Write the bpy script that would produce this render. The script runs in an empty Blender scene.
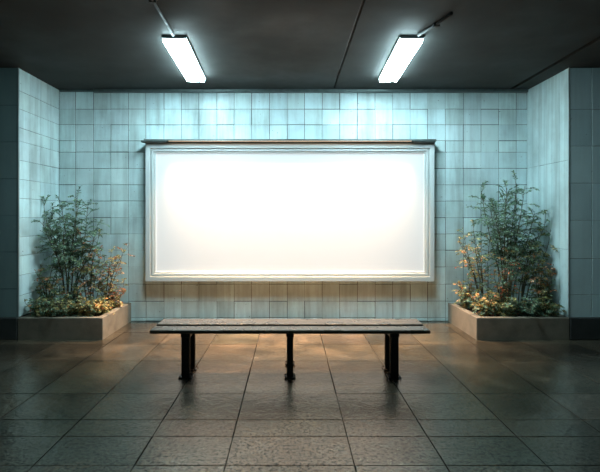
import bpy, bmesh, math, random
from mathutils import Vector, Matrix
R = math.radians
sc = bpy.context.scene
C = bpy.context.collection
rnd = random.Random(7)

# ------------------------------------------------------------ place (metres)
WY = 6.88            # back wall
PY = 5.85            # front of the piers and planters
XL, XR = -3.33, 3.42
CZ = 3.33
PH = 0.27            # planter / plinth height

# ------------------------------------------------------------ helpers
def props(o, label=None, cat=None, group=None, kind=None):
    if label: o['label'] = label
    if cat: o['category'] = cat
    if group: o['group'] = group
    if kind: o['kind'] = kind
    return o

def link_mesh(name, bm, mats, parent=None, smooth=False):
    me = bpy.data.meshes.new(name)
    bm.normal_update()
    bm.to_mesh(me); bm.free()
    if not isinstance(mats, (list, tuple)): mats = [mats]
    for m in mats: me.materials.append(m)
    if smooth:
        for p in me.polygons: p.use_smooth = True
    o = bpy.data.objects.new(name, me)
    C.objects.link(o)
    if parent: 
        o.parent = parent
        o.location = -parent.location if parent.type == 'EMPTY' else (0, 0, 0)
    return o

def empty(name, loc, label, cat, group=None):
    o = bpy.data.objects.new(name, None); C.objects.link(o)
    o.location = loc; o.empty_display_size = .1
    return props(o, label, cat, group)

def box(bm, x0, x1, y0, y1, z0, z1, bev=0, seg=2, mi=0):
    r = bmesh.ops.create_cube(bm, size=1)
    vs = r['verts']
    for v in vs:
        v.co = Vector(((x0+x1)/2 + v.co.x*(x1-x0), (y0+y1)/2 + v.co.y*(y1-y0), (z0+z1)/2 + v.co.z*(z1-z0)))
    fs = set(f for v in vs for f in v.link_faces)
    for f in fs: f.material_index = mi
    if bev:
        es = list(set(e for v in vs for e in v.link_edges))
        bmesh.ops.bevel(bm, geom=es, offset=bev, segments=seg, affect='EDGES', profile=.5)

def prism(bm, prof, axis, a, b, mi=0):
    """closed profile of 2D points swept straight along an axis"""
    def P(p, t):
        if axis == 'x': return Vector((t, p[0], p[1]))
        if axis == 'y': return Vector((p[0], t, p[1]))
        return Vector((p[0], p[1], t))
    A = [bm.verts.new(P(p, a)) for p in prof]; B = [bm.verts.new(P(p, b)) for p in prof]
    n = len(prof)
    fs = [bm.faces.new(A), bm.faces.new(B[::-1])]
    for i in range(n): fs.append(bm.faces.new((A[i], B[i], B[(i+1) % n], A[(i+1) % n])))
    for f in fs: f.material_index = mi
    bmesh.ops.recalc_face_normals(bm, faces=fs)

def tube(bm, pts, rads, n=6, mi=0):
    rings = []
    up = Vector((0.3, 0.2, 1)).normalized()
    for i, p in enumerate(pts):
        d = (pts[min(i+1, len(pts)-1)] - pts[max(i-1, 0)]).normalized()
        s = d.cross(up)
        if s.length < .05: s = d.cross(Vector((1, 0, 0)))
        s.normalize(); t = d.cross(s)
        r = rads[i] if isinstance(rads, list) else rads
        rings.append([bm.verts.new(p + (s*math.cos(2*math.pi*k/n) + t*math.sin(2*math.pi*k/n))*r) for k in range(n)])
    for a, b in zip(rings, rings[1:]):
        for k in range(n):
            f = bm.faces.new((a[k], a[(k+1) % n], b[(k+1) % n], b[k])); f.material_index = mi; f.smooth = True
    bm.faces.new(rings[0][::-1]).material_index = mi; bm.faces.new(rings[-1]).material_index = mi

# ------------------------------------------------------------ materials
def mat(name):
    m = bpy.data.materials.new(name); m.use_nodes = True
    nt = m.node_tree; b = nt.nodes['Principled BSDF']
    return m, nt, b
def N(nt, t, **k):
    n = nt.nodes.new(t)
    for a, v in k.items(): setattr(n, a, v)
    return n
def noise(nt, scale, detail=4, rough=.55, vec=None, dist=0):
    n = N(nt, 'ShaderNodeTexNoise'); n.inputs['Scale'].default_value = scale
    n.inputs['Detail'].default_value = detail; n.inputs['Roughness'].default_value = rough
    n.inputs['Distortion'].default_value = dist
    if vec: nt.links.new(vec, n.inputs['Vector'])
    return n
def ramp(nt, src, stops):
    r = N(nt, 'ShaderNodeValToRGB'); nt.links.new(src, r.inputs['Fac'])
    el = r.color_ramp.elements
    while len(el) < len(stops): el.new(.5)
    for e, (p, c) in zip(el, stops):
        e.position = p
        e.color = (c, c, c, 1) if isinstance(c, (int, float)) else (*c, 1)
    return r
def mixc(nt, a, b, fac, mode='MIX'):
    m = N(nt, 'ShaderNodeMix', data_type='RGBA', blend_type=mode)
    for s, v in ((6, a), (7, b), (0, fac)):
        if hasattr(v, 'is_output'): nt.links.new(v, m.inputs[s])
        elif s == 0: m.inputs[0].default_value = v
        else: m.inputs[s].default_value = (*v, 1)
    return m.outputs[2]
def coords(nt, scale=(1, 1, 1)):
    c = N(nt, 'ShaderNodeTexCoord'); mp = N(nt, 'ShaderNodeMapping')
    mp.inputs['Scale'].default_value = scale
    nt.links.new(c.outputs['Object'], mp.inputs['Vector'])
    return mp.outputs['Vector']
def bump(nt, b, h, strength, dist):
    n = N(nt, 'ShaderNodeBump'); n.inputs['Strength'].default_value = strength; n.inputs['Distance'].default_value = dist
    nt.links.new(h, n.inputs['Height']); nt.links.new(n.outputs['Normal'], b.inputs['Normal'])
def plain(name, col, rough=.5, metal=0, var=.25, scale=14, bmp=0, spec=.5):
    m, nt, b = mat(name)
    n = noise(nt, scale, 5, .6, coords(nt))
    r = ramp(nt, n.outputs['Fac'], [(.3, tuple(c*(1-var) for c in col)), (.7, tuple(min(1, c*(1+var)) for c in col))])
    nt.links.new(r.outputs['Color'], b.inputs['Base Color'])
    r2 = ramp(nt, n.outputs['Fac'], [(.3, max(.02, rough*.8)), (.7, min(1, rough*1.2))])
    nt.links.new(r2.outputs['Color'], b.inputs['Roughness'])
    b.inputs['Metallic'].default_value = metal
    b.inputs['Specular IOR Level'].default_value = spec
    if bmp: bump(nt, b, n.outputs['Fac'], bmp, .004)
    return m

def tile_material(name, base, stain, rough=(.28, .55), streak=True, stain_amt=.55):
    m, nt, b = mat(name)
    at = N(nt, 'ShaderNodeAttribute', attribute_name='tint')
    c = mixc(nt, base, at.outputs['Color'], 1, 'MULTIPLY')
    big = noise(nt, 1.1, 6, .62, coords(nt))
    rb = ramp(nt, big.outputs['Fac'], [(.40, 0), (.64, 1)])
    st = noise(nt, 1, 6, .65, coords(nt, (5.5, 5.5, .55)))
    rs = ramp(nt, st.outputs['Fac'], [(.44, 0), (.70, 1)])
    f = mixc(nt, rb.outputs['Color'], rs.outputs['Color'], .55)
    mu = N(nt, 'ShaderNodeMath', operation='MULTIPLY'); nt.links.new(f, mu.inputs[0]); mu.inputs[1].default_value = stain_amt
    c = mixc(nt, c, stain, mu.outputs[0])
    # small dark pits and chips
    pit = noise(nt, 26, 2, .5, coords(nt)); rp = ramp(nt, pit.outputs['Fac'], [(.735, 0), (.76, .75)])
    c = mixc(nt, c, tuple(x*.25 for x in stain), rp.outputs['Color'])
    # pale mineral bloom
    bl = noise(nt, 3.3, 7, .75, coords(nt)); rl = ramp(nt, bl.outputs['Fac'], [(.62, 0), (.75, .35)])
    c = mixc(nt, c, (.62, .7, .7), rl.outputs['Color'])
    nt.links.new(c, b.inputs['Base Color'])
    rr = ramp(nt, st.outputs['Fac'], [(.3, rough[0]), (.75, rough[1])])
    nt.links.new(rr.outputs['Color'], b.inputs['Roughness'])
    bump(nt, b, noise(nt, 9, 6, .6, coords(nt)).outputs['Fac'], .25, .006)
    return m

M = {}
M['tile'] = tile_material('glazed_wall_tile', (.72, .885, .90), (.22, .27, .265), stain_amt=.9)
M['tile_big'] = tile_material('large_wall_tile', (.72, .90, .91), (.34, .41, .41), stain_amt=.4)
M['tile_shaded'] = tile_material('shaded_large_wall_tile', (.24, .34, .34), (.10, .13, .13), stain_amt=.4)  # large tile with the left pier front's shade put into its colour
M['grout'] = plain('dark_grout', (.045, .055, .055), .9)
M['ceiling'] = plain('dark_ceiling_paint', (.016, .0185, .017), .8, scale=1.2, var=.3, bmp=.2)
M['dark'] = plain('black_rubber_seal', (.02, .022, .022), .7)
M['plinth'] = plain('dark_plinth_stone', (.045, .047, .045), .55, scale=6, bmp=.3)
M['frame'] = plain('pale_painted_aluminium', (.54, .585, .59), .4, 0, var=.02, scale=3)
M['hood'] = plain('grey_hood_metal', (.14, .17, .17), .4, .6, var=.2)
M['housing'] = plain('light_housing_metal', (.30, .36, .36), .5, .3, var=.1)
M['bench_metal'] = plain('black_bench_iron', (.018, .017, .016), .42, .5, var=.4, scale=30, bmp=.3)
M['soil'] = plain('dark_soil', (.035, .025, .018), .95, scale=40, var=.6, bmp=1)
M['stem'] = plain('green_brown_stem', (.10, .085, .045), .6, scale=20)
M['trim'] = plain('dull_metal_corner', (.42, .47, .47), .4, .5, var=.1)

# concrete of the planters
def concrete(name, base, vertical=False):
    m, nt, b = mat(name)
    v = coords(nt, (11, 11, .5) if vertical else (1, 1, 1))
    a = noise(nt, 1 if vertical else 5, 7, .6, v)
    r = ramp(nt, a.outputs['Fac'], [(.25, tuple(x*.62 for x in base)), (.5, base), (.75, tuple(min(1, x*1.2) for x in base))])
    n2 = noise(nt, 1.6, 6, .65, coords(nt)); r2 = ramp(nt, n2.outputs['Fac'], [(.45, 0), (.75, .5)])
    c = mixc(nt, r.outputs['Color'], tuple(x*.42 for x in base), r2.outputs['Color'])
    p = noise(nt, 60, 3, .5, coords(nt)); rp = ramp(nt, p.outputs['Fac'], [(.68, 0), (.72, .6)])
    c = mixc(nt, c, tuple(x*.3 for x in base), rp.outputs['Color'])
    nt.links.new(c, b.inputs['Base Color']); b.inputs['Roughness'].default_value = .7
    bump(nt, b, a.outputs['Fac'], .35, .01)
    return m
M['planter'] = concrete('planter_concrete', (.23, .195, .15))
M['board'] = concrete('board_formed_concrete', (.52, .66, .67), True)

# wet stone floor
def floor_material():
    m, nt, b = mat('wet_stone_slab')
    at = N(nt, 'ShaderNodeAttribute', attribute_name='tint')
    v = coords(nt)
    n1 = noise(nt, 2.2, 8, .65, v, .4)
    r1 = ramp(nt, n1.outputs['Fac'], [(.3, (.024, .022, .018)), (.5, (.054, .046, .034)), (.72, (.115, .09, .062))])
    c = mixc(nt, r1.outputs['Color'], at.outputs['Color'], 1, 'MULTIPLY')
    sp = noise(nt, 42, 5, .7, v); rs = ramp(nt, sp.outputs['Fac'], [(.41, .2), (.52, 1)])
    c = mixc(nt, c, rs.outputs['Color'], 1, 'MULTIPLY')
    nt.links.new(c, b.inputs['Base Color'])
    w = noise(nt, 1.35, 5, .6, v, .8)
    rw = ramp(nt, w.outputs['Fac'], [(.34, .07), (.52, .15), (.70, .28)])
    nt.links.new(rw.outputs['Color'], b.inputs['Roughness'])
    b.inputs['Specular IOR Level'].default_value = .5; b.inputs['IOR'].default_value = 1.85
    b.inputs['Specular Tint'].default_value = (1, .81, .60, 1)
    rsp = ramp(nt, sp.outputs['Fac'], [(.40, .12), (.54, .58)]); nt.links.new(rsp.outputs['Color'], b.inputs['Specular IOR Level'])
    # wave of the slab surface plus fine pitting
    add = N(nt, 'ShaderNodeMath', operation='MULTIPLY_ADD')
    nt.links.new(sp.outputs['Fac'], add.inputs[0]); add.inputs[1].default_value = .4
    n3 = noise(nt, 7, 6, .6, v, .6)
    nt.links.new(n3.outputs['Fac'], add.inputs[2])
    bump(nt, b, add.outputs[0], .42, .012)
    return m
M['floor'] = floor_material()
M['floor_bed'] = plain('wet_black_joint', (.008, .008, .007), .95, spec=.05)

def bench_top():
    m, nt, b = mat('dark_wet_bench_timber')
    v = coords(nt, (.9, 26, 26))
    n1 = noise(nt, 1.6, 7, .65, v)
    r1 = ramp(nt, n1.outputs['Fac'], [(.3, (.036, .029, .022)), (.55, (.085, .066, .047)), (.75, (.15, .118, .084))])
    nt.links.new(r1.outputs['Color'], b.inputs['Base Color'])
    n2 = noise(nt, 4, 5, .6, coords(nt)); r2 = ramp(nt, n2.outputs['Fac'], [(.35, .2), (.7, .42)])
    nt.links.new(r2.outputs['Color'], b.inputs['Roughness'])
    bump(nt, b, n1.outputs['Fac'], .35, .004)
    return m
M['bench_top'] = bench_top()

def emit(name, col, s, base=None):
    m, nt, b = mat(name)
    b.inputs['Base Color'].default_value = (*(base or (.8, .8, .8)), 1)
    b.inputs['Emission Color'].default_value = (*col, 1)
    b.inputs['Emission Strength'].default_value = s
    b.inputs['Roughness'].default_value = .45
    return m
M['tube_light'] = emit('cool_lit_diffuser', (.64, .93, 1.0), 90)
M['tube_side'] = emit('cool_lit_diffuser_side', (.64, .93, 1.0), 80)
M['panel'] = emit('backlit_blank_panel', (.93, .985, 1.0), .42, (.40, .40, .40))
M['strip'] = emit('warm_lit_strip', (1.0, .66, .40), 1.5)

def leaf_material():
    m, nt, b = mat('shrub_leaf')
    at = N(nt, 'ShaderNodeAttribute', attribute_name='tint')
    nt.links.new(at.outputs['Color'], b.inputs['Base Color'])
    b.inputs['Roughness'].default_value = .45
    tr = N(nt, 'ShaderNodeBsdfTranslucent'); nt.links.new(at.outputs['Color'], tr.inputs['Color'])
    mx = N(nt, 'ShaderNodeMixShader'); mx.inputs[0].default_value = .3
    nt.links.new(b.outputs[0], mx.inputs[1]); nt.links.new(tr.outputs[0], mx.inputs[2])
    nt.links.new(mx.outputs[0], nt.nodes['Material Output'].inputs['Surface'])
    return m
M['leaf'] = leaf_material()

# ------------------------------------------------------------ tiled surfaces
def tiles(bm, col, origin, U, V, us, vs, thick=.004, gap=(.002, .007), mi=0, tone=(.92, 1.06), hue=.02, tilt=.0006, r=None, bv=.003):
    """real tiles standing 'thick' proud of the bed plane through origin; U x V is the outward normal"""
    r = r or rnd
    Nn = U.cross(V).normalized()
    for i in range(len(us)-1):
        for j in range(len(vs)-1):
            g = [r.uniform(*gap)/2 if r.random() > .18 else gap[0]*.4 for _ in range(4)]
            a0, a1, b0, b1 = us[i]+g[0], us[i+1]-g[1], vs[j]+g[2], vs[j+1]-g[3]
            zt = [thick + r.uniform(-tilt, tilt) for _ in range(4)]
            lo = [bm.verts.new(origin+U*a+V*b) for a, b in ((a0, b0), (a1, b0), (a1, b1), (a0, b1))]
            hi = [bm.verts.new(origin+U*a+V*b+Nn*z) for (a, b), z in zip(((a0+bv, b0+bv), (a1-bv, b0+bv), (a1-bv, b1-bv), (a0+bv, b1-bv)), zt)]
            t = r.uniform(*tone)
            tint = (t*(1+r.uniform(-hue, hue)), t, t*(1+r.uniform(-hue, hue)), 1)
            fs = [bm.faces.new(hi)]
            for k in range(4): fs.append(bm.faces.new((lo[k], lo[(k+1) % 4], hi[(k+1) % 4], hi[k])))
            for f in fs:
                f.material_index = mi
                for l in f.loops: l[col] = tint

def steps(a, b, s, jitter=0, start=None):
    out = [a]; x = (start if start is not None else a + s)
    while x < b - s*.3:
        out.append(x + rnd.uniform(-jitter, jitter)); x += s
    out.append(b); return out

X, Y, Z = Vector((1, 0, 0)), Vector((0, 1, 0)), Vector((0, 0, 1))

# floor: joints at the distances the place shows, irregular courses
bm = bmesh.new(); col = bm.loops.layers.float_color.new('tint')
half = [.39, .94, 1.55, 2.16, 2.78, 3.40, 4.02, 4.64, 5.3]
us = sorted([-h for h in half] + half)
vs = [-1.6, -.9, -.2, .5, 1.15, 1.8, 2.35, 2.88, 3.26, 3.53, 4.05, 4.97, 5.62, 6.2, WY]
box(bm, -5.3, 5.3, -1.6, WY+.0, -.12, -.0041, mi=1)
tiles(bm, col, Vector((0, 0, -.004)), X, Y, us, vs, .004, (.004, .010), 0, (.70, 1.25), .05, .0008, bv=.0008)
fl = props(link_mesh('floor', bm, [M['floor'], M['floor_bed']]), kind='structure')

# back wall
bm = bmesh.new(); col = bm.loops.layers.float_color.new('tint')
box(bm, XL-.3, XR+.3, WY, WY+.2, 0, CZ, mi=1)
ux = steps(-XR, -XL, .254, .004, -XR+.16)       # measured from the right looking at the wall
rows = [0, .045, .285, .53, .78, 1.02, 1.255, 1.49, 1.73, 1.965, 2.20, 2.435, 2.60, 2.83, 3.055, CZ]
# outward normal is -Y :  U = X, V = Z gives X x Z = -Y
ux = sorted(-u for u in ux)
tiles(bm, col, Vector((0, WY, 0)), X, Z, ux, rows, .004, (.002, .010), 0, (.86, 1.07), .02, .0012)
wb = props(link_mesh('wall_back', bm, [M['tile'], M['grout']]), kind='structure')

# left pier: front face and the return towards the back wall
bm = bmesh.new(); col = bm.loops.layers.float_color.new('tint')
box(bm, -5.3, XL, PY, WY+.2, PH, CZ, mi=1)
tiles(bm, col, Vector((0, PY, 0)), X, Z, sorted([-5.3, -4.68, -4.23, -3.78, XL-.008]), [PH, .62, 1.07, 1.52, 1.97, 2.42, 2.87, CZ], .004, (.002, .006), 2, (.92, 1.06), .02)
tiles(bm, col, Vector((XL, 0, 0)), Y, Z, [PY+.010, 6.10, 6.36, 6.62, WY-.005], [PH] + rows[3:], .004, (.002, .006), 0, (.88, 1.06), .03)
props(link_mesh('wall_left', bm, [M['tile'], M['grout'], M['tile_shaded']]), kind='structure')
# right pier
bm = bmesh.new(); col = bm.loops.layers.float_color.new('tint')
box(bm, XR, 5.3, PY, WY+.2, PH, CZ, mi=1)
tiles(bm, col, Vector((0, PY, 0)), X, Z, [XR+.008, 3.70, 4.15, 4.6, 5.05, 5.3], [PH, .545, .99, 1.46, 1.915, 2.37, 2.82, CZ], .004, (.002, .006), 2, (.92, 1.06), .02)
bs = [PH, 1.1, 2.2, CZ]
tiles(bm, col, Vector((XR, 0, 0)), -Y, Z, [-WY+.005, -6.71, -6.55, -6.4, -6.22, -6.05, -PY-.010], bs, .005, (.002, .005), 3, (.92, 1.06), .02)
props(link_mesh('wall_right', bm, [M['tile'], M['grout'], M['tile_big'], M['board']]), kind='structure')

# the dark footing running on from the planters under the piers
for nm, a, b in (('baseboard_left', -5.3, XL), ('baseboard_right', XR, 5.3)):
    bm = bmesh.new(); box(bm, a, b, PY-.035, WY+.2, 0, PH, .008)
    props(link_mesh(nm, bm, M['plinth']), kind='structure')
# metal corner beads of the piers
for i, (xa, xb) in enumerate(((XL-.010, XL+.007), (XR-.007, XR+.010))):
    bm = bmesh.new(); box(bm, xa, xb, PY-.007, PY+.010, PH, CZ, .003)
    props(link_mesh('trim_%d' % (i+1), bm, M['trim']), kind='structure')

# ceiling with its joint and dark shadow gaps
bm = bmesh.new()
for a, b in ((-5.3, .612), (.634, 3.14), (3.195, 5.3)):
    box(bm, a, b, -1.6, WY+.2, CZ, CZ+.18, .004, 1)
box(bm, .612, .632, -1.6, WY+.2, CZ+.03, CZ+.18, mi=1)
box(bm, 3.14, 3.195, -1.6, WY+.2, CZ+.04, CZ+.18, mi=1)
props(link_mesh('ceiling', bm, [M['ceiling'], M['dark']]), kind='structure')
# dark cornice rail along the head of the tiled wall
bm = bmesh.new(); box(bm, -2.82, XR-.02, WY-.075, WY-.008, CZ-.045, CZ-.001, .006)
props(link_mesh('trim_3', bm, M['hood']), kind='structure')
bm = bmesh.new(); box(bm, XL+.02, -2.84, WY-.035, WY-.008, CZ-.03, CZ-.001, .006)
props(link_mesh('trim_4', bm, M['hood']), kind='structure')
# conduits on the ceiling that feed the two lights
def conduit(pts, label, r=.014):
    bm = bmesh.new(); tube(bm, [Vector(p) for p in pts], r, 10)
    for q in pts[1:-1]:
        box(bm, q[0]-.03, q[0]+.03, q[1]-.012, q[1]+.012, CZ-.034, CZ-.001, .003)
    props(link_mesh('conduit', bm, M['dark'], smooth=False), label, 'conduit')
conduit([(-1.105, 1.2, CZ-.016), (-1.12, 2.6, CZ-.016), (-1.15, 4.0, CZ-.016), (-1.165, 4.76, CZ-.016)],
        'dark surface conduit on the ceiling running from the left light towards the viewer')
conduit([(1.44, 4.25, CZ-.016), (1.38, 4.5, CZ-.016), (1.28, 4.76, CZ-.016)], 
        'short dark surface conduit on the ceiling feeding the right light')

# ------------------------------------------------------------ ceiling lights
def ceiling_light(xn, xf, label):
    """xn / xf: centre at the near and far end"""
    ya, yb = 4.80, 6.25
    e = empty('ceiling_light', ((xn+xf)/2, (ya+yb)/2, CZ), label, 'ceiling light', 'tube lights on the ceiling')
    ang = math.atan2(xf-xn, yb-ya)
    L = (yb-ya)/2
    def put(name, bm, m):
        o = link_mesh(name, bm, m); o.parent = e; return o
    bm = bmesh.new(); box(bm, -.125, .125, -L, L, -.022, -.001, .004)
    put('housing', bm, M['housing'])
    for xa, xb in ((-.116, .036), (.050, .110)):
        bm = bmesh.new()
        prism(bm, [(xa, -.023), (xb, -.023), (xb-.004, -.060), (xa+.004, -.060)], 'y', -L+.012, L-.012)
        bm.normal_update()
        for f in bm.faces:
            if abs(f.normal.x) > .7: f.material_index = 1
        put('diffuser', bm, [M['tube_light'], M['tube_side']])
    bm = bmesh.new(); box(bm, .038, .048, -L+.012, L-.012, -.050, -.0222)
    put('divider', bm, M['housing'])
    for s in (-1, 1):
        bm = bmesh.new(); box(bm, -.118, .118, s*(L-.006)-.005, s*(L-.006)+.005, -.034, -.0222, .002)
        put('end_cap', bm, M['housing'])
    e.rotation_euler.z = -ang
    return e
ceiling_light(-1.168, -1.226, 'long lit tube light on the dark ceiling, the left one of two')
ceiling_light(1.230, 1.286, 'long lit tube light on the dark ceiling, the right one of two')

# ------------------------------------------------------------ lightbox billboard
bb = empty('billboard', (0, WY, .59), 'large blank white backlit billboard in a pale metal frame on the tiled wall', 'billboard')
bx, z0, z1 = 2.035, .592, 2.535
yf = 6.715                                    # front of the frame
def ring(bm, ax, az0, az1, w, ya, yb, bev=.004):
    """mitred rectangular frame"""
    def loop(x, za, zb, y): return [bm.verts.new(p) for p in ((-x, y, za), (x, y, za), (x, y, zb), (-x, y, zb))]
    o1, i1 = loop(ax, az0, az1, ya), loop(ax-w, az0+w, az1-w, ya)
    o2, i2 = loop(ax, az0, az1, yb), loop(ax-w, az0+w, az1-w, yb)
    fs = []
    for k in range(4):
        n = (k+1) % 4
        fs += [bm.faces.new((o1[k], o1[n], i1[n], i1[k])), bm.faces.new((o2[k], i2[k], i2[n], o2[n])),
               bm.faces.new((o1[k], o2[k], o2[n], o1[n])), bm.faces.new((i1[k], i1[n], i2[n], i2[k]))]
    bmesh.ops.recalc_face_normals(bm, faces=fs)
    if bev:
        es = list(set(e for f in fs for e in f.edges))
        bmesh.ops.bevel(bm, geom=es, offset=bev, segments=2, affect='EDGES', profile=.5)
bm = bmesh.new()
ring(bm, bx, z0, z1, .066, yf, WY-.006)
link_mesh('outer_frame', bm, M['frame'], bb)
bm = bmesh.new()
ring(bm, bx-.078, z0+.078, z1-.072, .034, yf+.018, yf+.075, .003)
link_mesh('inner_frame', bm, M['frame'], bb)
bm = bmesh.new()
ring(bm, bx-.118, z0+.116, z1-.110, .016, yf+.034, yf+.072, .003)
link_mesh('glazing_bead', bm, M['frame'], bb)
bm = bmesh.new()
box(bm, -bx+.1, bx-.1, yf+.058, yf+.07, z0+.1, z1-.1)
link_mesh('lit_panel', bm, M['panel'], bb)
bm = bmesh.new()
box(bm, -bx+.074, bx-.074, yf+.078, WY-.008, z0+.074, z1-.074)
link_mesh('back_tray', bm, M['hood'], bb)
# hood along the head, its lip hides the warm strip
bm = bmesh.new()
hy = 6.635
prism(bm, [(hy, z1+.024), (hy, z1+.040), (hy+.010, z1+.050), (WY-.006, z1+.054), (WY-.006, z1+.003), (yf+.002, z1+.003), (yf-.014, z1+.036), (hy+.008, z1+.036), (hy+.006, z1+.024)], 'x', -bx-.002, bx+.002)
link_mesh('hood', bm, M['hood'], bb)
for s in (-1, 1):
    bm = bmesh.new(); box(bm, min(s*(bx-.3), s*(bx+.045)), max(s*(bx-.3), s*(bx-.001)), hy+.012, yf-.004, z1+.008, z1+.036, .004)
    link_mesh('hood_bracket', bm, M['hood'], bb)
bm = bmesh.new(); box(bm, -1.70, 1.70, hy+.018, hy+.050, z1+.026, z1+.0355, .002)
link_mesh('light_strip', bm, M['strip'], bb)

# the warm lamps of that strip, throwing down over the panel and the floor before it
for i in range(3):
    li = bpy.data.lights.new('hood_lamp', 'AREA'); li.shape = 'RECTANGLE'
    li.size = 1.1; li.size_y = .03; li.energy = 84; li.color = (1, .62, .36); li.spread = R(66)
    lo = bpy.data.objects.new('hood_lamp', li); C.objects.link(lo)
    lo.location = ((i-1)*1.13, hy+.032, z1+.022); lo.rotation_euler = (-R(13), 0, 0)

# ------------------------------------------------------------ bench
def bench():
    zt = .45
    e = empty('bench', (0, 4.66, 0), 'long backless bench with two dark planks on black iron legs', 'bench')
    def plank(y0, y1, hl):
        bm = bmesh.new()
        box(bm, -hl, hl, y0, y1, zt-.036, zt, .012, 3)
        link_mesh('seat_plank', bm, M['bench_top'], e)
    plank(4.42, 4.600, 1.305)
    plank(4.675, 4.935, 1.31)
    for x in (-.975, 0, .975):
        w = .038 if abs(x) > .1 else .03
        bm = bmesh.new(); box(bm, x-w-.006, x+w+.006, 4.44, 4.915, zt-.072, zt-.0362, .004)
        link_mesh('bearer', bm, M['bench_metal'], e)
        for y in ((4.47, 4.70) if abs(x) > .1 else (4.47, 4.86)):
            bm = bmesh.new()
            # flanged post: web and two flanges
            box(bm, x-w, x+w, y-.028, y-.018, .008, zt-.072, .002)
            box(bm, x-w, x+w, y+.018, y+.028, .008, zt-.072, .002)
            box(bm, x-w*.6, x+w*.6, y-.018, y+.018, .008, zt-.072)
            lg = link_mesh('leg', bm, M['bench_metal'], e)
            bm = bmesh.new(); box(bm, x-w-.022, x+w+.022, y-.055, y+.055, 0, .010, .003)
            for sx in (-1, 1):
                for sy in (-1, 1):
                    bx_, by_ = x+sx*(w+.010), y+sy*.042
                    tube(bm, [Vector((bx_, by_, .008)), Vector((bx_, by_, .022))], .007, 6)
            f = link_mesh('foot_plate', bm, M['bench_metal']); f.parent = lg
    return e
bench()

# ------------------------------------------------------------ planters
def planter(side, label):
    if side < 0: xa, xb = XL, -2.285
    else: xa, xb = 2.275, XR
    e = empty('planter', ((xa+xb)/2, (PY+WY)/2, 0), label, 'planter', 'concrete planters in the corners')
    y0, y1 = PY-.03, WY-.006
    if side < 0: xa += .006
    else: xb -= .006
    t = .085
    bm = bmesh.new()
    def lp(x0, x1, ya, yb, z): return [bm.verts.new(p) for p in ((x0, ya, z), (x1, ya, z), (x1, yb, z), (x0, yb, z))]
    o0, o1 = lp(xa, xb, y0, y1, 0), lp(xa, xb, y0, y1, PH)
    i1, i0 = lp(xa+t, xb-t, y0+t, y1-t, PH), lp(xa+t, xb-t, y0+t, y1-t, .06)
    fs = [bm.faces.new(o0[::-1]), bm.faces.new(i0)]
    for k in range(4):
        n = (k+1) % 4
        fs += [bm.faces.new((o0[k], o0[n], o1[n], o1[k])), bm.faces.new((o1[k], o1[n], i1[n], i1[k])), bm.faces.new((i1[k], i1[n], i0[n], i0[k]))]
    bmesh.ops.recalc_face_normals(bm, faces=fs)
    es = [ed for ed in bm.edges if any(v in o1 or v in i1 for v in ed.verts)]
    bmesh.ops.bevel(bm, geom=es, offset=.009, segments=2, affect='EDGES', profile=.5)
    link_mesh('trough', bm, M['planter'], e)
    bm = bmesh.new()
    nx, ny = 26, 22
    g = [[bm.verts.new((xa+t+.002+(xb-xa-2*t-.004)*i/nx, y0+t+.002+(y1-y0-2*t-.004)*j/ny,
                        .225+rnd.uniform(-.008, .012)+.012*math.sin(i*.7+j*.5))) for j in range(ny+1)] for i in range(nx+1)]
    for i in range(nx):
        for j in range(ny): bm.faces.new((g[i][j], g[i+1][j], g[i+1][j+1], g[i][j+1]))
    link_mesh('soil', bm, M['soil'], e, True)
planter(-1, 'low concrete planter box in the left corner beside the shaded pier')
planter(1, 'low concrete planter box in the right corner beside the pale pier')

# ------------------------------------------------------------ shrubs
GREEN = [(.06, .10, .065), (.08, .135, .085), (.12, .17, .10), (.045, .08, .06), (.15, .20, .12)]
SAGE = [(.13, .19, .13), (.10, .16, .11), (.17, .23, .15), (.07, .12, .085)]
RUST = [(.24, .10, .05), (.32, .15, .07), (.17, .09, .05), (.09, .10, .05), (.38, .21, .12)]
GOLD = [(.42, .34, .14), (.50, .36, .17), (.30, .27, .11), (.22, .22, .10), (.55, .30, .14)]
OLIVE = [(.15, .15, .06), (.20, .19, .08), (.09, .11, .05), (.26, .20, .09)]
RED = [(.45, .09, .04), (.36, .07, .035)]

def leaflet(bm, col, p, d, nrm, L, W, c):
    s = d.cross(nrm)
    if s.length < 1e-4: return
    s.normalize(); n = s.cross(d).normalized()
    a = bm.verts.new(p); t = bm.verts.new(p + d*L - n*L*.12)
    q = bm.verts.new(p + d*L*.45 + s*W*.5 + n*W*.18); r_ = bm.verts.new(p + d*L*.45 - s*W*.5 + n*W*.18)
    for f in (bm.faces.new((a, q, t)), bm.faces.new((a, t, r_))):
        f.smooth = False
        for l in f.loops: l[col] = (*c, 1)

def inside(p):
    return XL+.02 < p.x < XR-.02 and p.y < WY-.02 and p.z > .232 and (p.y > PY+.0 or p.z > PH+.015)

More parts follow.
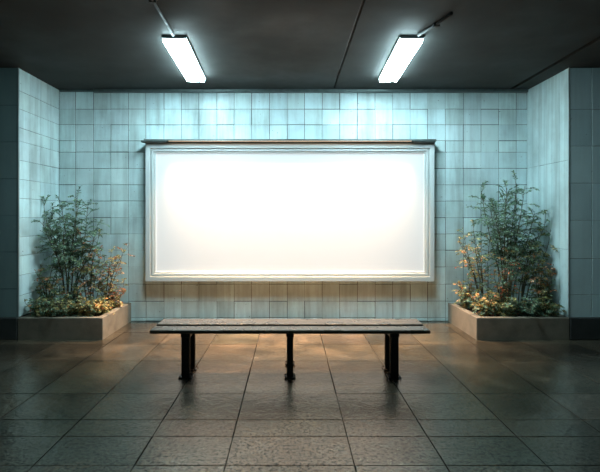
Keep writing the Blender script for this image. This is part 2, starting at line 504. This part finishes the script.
def shrub(name, base, label, cat, seed, stems, height, lean, spread, palettes, L=.045, W=.017,
          twigs=12, start=.35, twig_len=.22, leaves=9, r0=.009, droop=.25, group=None, depth_squash=.8, accents=0, top_thin=.15):
    """stems rise from the soil, carry twigs from 'start' of their height up, each twig carries pairs of leaflets"""
    r = random.Random(seed)
    b = Vector(base)
    e = empty(name, b, label, cat, group or ('shrubs in the left planter' if b.x < 0 else 'shrubs in the right planter'))
    sb = bmesh.new(); lb = bmesh.new(); col = lb.loops.layers.float_color.new('tint')
    lean = Vector(lean); twigs = int(twigs*1.3); L *= 1.0; W *= 1.15; twig_len *= 1.15; stems = int(stems*1.25)
    for s in range(stems):
        a = 2*math.pi*(s + r.random()*.8)/stems
        k = math.sqrt(r.uniform(.05, 1))
        off = Vector((math.cos(a)*spread*k, math.sin(a)*spread*depth_squash*k, 0))
        h = height*r.uniform(.66, .98)
        if s == 0: h = height; off *= .25
        foot = b + Vector((off.x*.18+r.uniform(-.02, .02), off.y*.18+r.uniform(-.02, .02), -.03))
        pts = []; n = 9
        ph = r.uniform(0, 6)
        for i in range(n+1):
            t = i/n
            pts.append(foot + Vector((0, 0, h*t)) + off*(t**1.5) + lean*h*(t**1.7) +
                       Vector((math.sin(t*5+ph), math.cos(t*4+ph), 0))*.018*t*(1+height))
        for q in pts: q.y = min(q.y, WY-.05); q.x = max(XL+.05, min(XR-.05, q.x))
        tube(sb, pts, [r0*(1-.75*i/n) for i in range(n+1)], 5)
        for w in range(twigs):
            t = start + (1-start)*(w + r.random())/twigs
            t = min(t, .999)
            i = int(t*n); f = t*n - i
            p = pts[i].lerp(pts[i+1], f)
            az = w*2.4 + r.uniform(-.5, .5) + s
            el = r.uniform(-.1, 1.15) + (.4 if t > .9 else 0)
            d = Vector((math.cos(az)*math.cos(el), math.sin(az)*math.cos(el)*.85, math.sin(el)))
            tl = twig_len*r.uniform(.45, 1.25)*(1 - top_thin*(t-start)/(1-start+.001))
            tp = [p]; m = 5
            for q in range(1, m+1):
                u = q/m
                tp.append(p + d*tl*u + Vector((0, 0, -droop*tl*u*u*1.6)) + Vector((r.uniform(-1, 1), r.uniform(-1, 1), r.uniform(-1, 1)))*.006)
            if not inside(tp[-1]): 
                continue
            tube(sb, tp, [.0032*(1-.6*q/m) for q in range(m+1)], 3)
            pal = r.choice(palettes)
            for lf in range(leaves):
                u = .30 + .70*(lf + r.random()*.5)/leaves
                i2 = min(m-1, int(u*m)); q = tp[i2].lerp(tp[i2+1], u*m-i2)
                dd = (tp[i2+1]-tp[i2]).normalized()
                for sd in (-1, 1, -1, 1)[:2+(lf % 2)]:
                    side = dd.cross(Z)
                    if side.length < .05: side = X.copy()
                    side.normalize()
                    v = (dd*r.uniform(.3, .9) + side*sd*r.uniform(.6, 1.1) + Vector((r.uniform(-.35, .35), r.uniform(-.35, .35), r.uniform(-.55, .45)))).normalized()
                    ll = L*r.uniform(.6, 1.2)
                    if not inside(q + v*ll): continue
                    nn = Vector((r.uniform(-.7, .7), r.uniform(-.7, .7), 1)).normalized()
                    c = r.choice(pal)
                    if accents and r.random() < accents: c = r.choice(RED)
                    g = r.uniform(.8, 3.4)
                    leaflet(lb, col, q, v, nn, ll, W*r.uniform(.8, 1.25), tuple(x*g for x in c))
            # tip leaflet
        leaflet(lb, col, pts[-1], Vector((r.uniform(-.3, .3), r.uniform(-.3, .3), 1)).normalized(), X, L, W, r.choice(palettes[0]))
    link_mesh('stem', sb, M['stem'], e, False)
    link_mesh('foliage', lb, M['leaf'], e)
    return e

S = .225
# left bed
shrub('tall_shrub', (-2.99, 6.42, S), 'tallest feathery dark green shrub in the left planter', 'shrub', 11, 9, 1.56, (.00, 0, 0), .33,
      [GREEN, GREEN, SAGE], L=.042, W=.015, twigs=20, start=.44, twig_len=.27, leaves=9, r0=.011, top_thin=.0)
shrub('airy_shrub', (-2.66, 6.40, S), 'airy rust and green shrub right of the tallest shrub in the left planter', 'shrub', 12, 6, 1.10, (.03, 0, 0), .22,
      [RUST, OLIVE, GREEN], L=.04, W=.019, twigs=12, start=.35, twig_len=.21, leaves=6, r0=.008, accents=.03)
shrub('arching_shrub', (-2.52, 6.5, S), 'thin arching golden shrub leaning right over the rim of the left planter', 'shrub', 13, 4, .92, (.30, 0, 0), .12,
      [GOLD, GOLD, RUST], L=.036, W=.018, twigs=9, start=.45, twig_len=.16, leaves=4, r0=.007)
shrub('airy_shrub', (-3.17, 6.25, S), 'rust tinged shrub against the left pier, left of the tallest shrub in the left planter', 'shrub', 14, 6, .72, (.02, 0, 0), .16,
      [RUST, OLIVE, GREEN], L=.04, W=.018, twigs=11, start=.25, twig_len=.17, leaves=6)
low = [(-3.13, 5.99, .30, [GREEN, OLIVE], 'low dark bushy plant at the front left corner of the left planter'),
       (-2.88, 5.98, .27, [GREEN, OLIVE, SAGE], 'low green bushy plant on the front rim of the left planter, second from pier'),
       (-2.64, 6.00, .27, [OLIVE, GREEN], 'low olive bushy plant at the front rim of the left planter near its open corner'),
       (-2.46, 6.12, .25, [OLIVE, GOLD], 'low yellowish bushy plant in the front right corner of the left planter'),
       (-2.43, 6.52, .42, [GOLD, OLIVE, RUST], 'golden low bushy plant at the back right of the left planter beneath the arching shrub'),
       (-2.82, 6.22, .40, [GREEN, OLIVE, RUST], 'low mixed green bushy plant at the foot of the tallest shrub in the left planter')]
for i, (x, y, h, pal, lab) in enumerate(low):
    shrub('low_shrub', (x, y, S), lab, 'shrub', 30+i, 10, h, (0, 0, 0), .17, pal, L=.032, W=.017, twigs=9, start=.12, twig_len=.12, leaves=5, r0=.005, top_thin=.2, accents=.02)
# right bed
shrub('tall_shrub', (2.93, 6.42, S), 'tallest feathery grey green shrub in the right planter', 'shrub', 51, 9, 1.72, (0, 0, 0), .34,
      [SAGE, SAGE, GREEN], L=.042, W=.015, twigs=20, start=.42, twig_len=.27, leaves=9, r0=.010, top_thin=.0)
shrub('airy_shrub', (2.60, 6.42, S), 'airy golden shrub with orange leaves at the left of the right planter', 'shrub', 52, 6, 1.22, (-.13, 0, 0), .19,
      [GOLD, GOLD, OLIVE, SAGE], L=.037, W=.02, twigs=12, start=.38, twig_len=.18, leaves=4, r0=.008, accents=.05)
shrub('arching_shrub', (3.05, 6.30, S), 'dark green shrub on leaning stems at the right of the right planter', 'shrub', 53, 5, 1.34, (.24, -.05, 0), .12,
      [GREEN, GREEN, OLIVE], L=.042, W=.019, twigs=14, start=.42, twig_len=.2, leaves=6, r0=.009)
shrub('airy_shrub', (3.26, 6.15, S), 'dark bushy shrub against the right pier in the right planter', 'shrub', 54, 7, .78, (0, 0, 0), .17,
      [GREEN, OLIVE, RUST], L=.038, W=.019, twigs=12, start=.25, twig_len=.17, leaves=6)
shrub('berry_shrub', (2.76, 6.12, S), 'mid height shrub with red leaf tufts amid the right planter', 'shrub', 55, 5, .86, (-.04, 0, 0), .16,
      [OLIVE, SAGE, GREEN], L=.034, W=.018, twigs=10, start=.3, twig_len=.15, leaves=5, accents=.16)
low = [(3.22, 5.98, .28, [GREEN, OLIVE], 'low dark bushy plant at the front right corner of the right planter'),
       (2.98, 5.98, .26, [GREEN, SAGE], 'low green bushy plant on the front rim of the right planter, second from pier'),
       (2.73, 6.00, .28, [OLIVE, SAGE], 'low olive bushy plant at the front rim of the right planter near its open corner'),
       (2.50, 6.10, .30, [SAGE, GOLD], 'low pale green bushy plant in the front left corner of the right planter'),
       (2.42, 6.50, .46, [SAGE, GOLD, OLIVE], 'pale green low bushy plant at the back left of the right planter'),
       (2.74, 6.30, .40, [OLIVE, GREEN, GOLD], 'low mixed bushy plant at the foot of the tallest shrub in the right planter')]
for i, (x, y, h, pal, lab) in enumerate(low):
    shrub('low_shrub', (x, y, S), lab, 'shrub', 70+i, 10, h, (0, 0, 0), .17, pal, L=.032, W=.018, twigs=9, start=.12, twig_len=.12, leaves=5, r0=.005, top_thin=.2, accents=.02)

# ------------------------------------------------------------ light from the open passage behind, camera
w = bpy.data.worlds.new('World'); sc.world = w; w.use_nodes = True
bg = w.node_tree.nodes['Background']
bg.inputs['Color'].default_value = (.35, .75, .85, 1); bg.inputs['Strength'].default_value = .05

cam = bpy.data.cameras.new('camera'); co = bpy.data.objects.new('camera', cam); C.objects.link(co)
co.location = (0, 0, 1.5); co.rotation_euler = (R(90), 0, 0)
cam.sensor_width = 36; cam.lens = 477/600*36
cam.shift_x = 10/600; cam.shift_y = -19/600
cam.clip_start = .05; cam.clip_end = 100
sc.camera = co
sc.view_settings.view_transform = 'Standard'; sc.view_settings.look = 'None'
sc.view_settings.exposure = 0; sc.view_settings.gamma = 1; sc.view_settings.use_curve_mapping = False
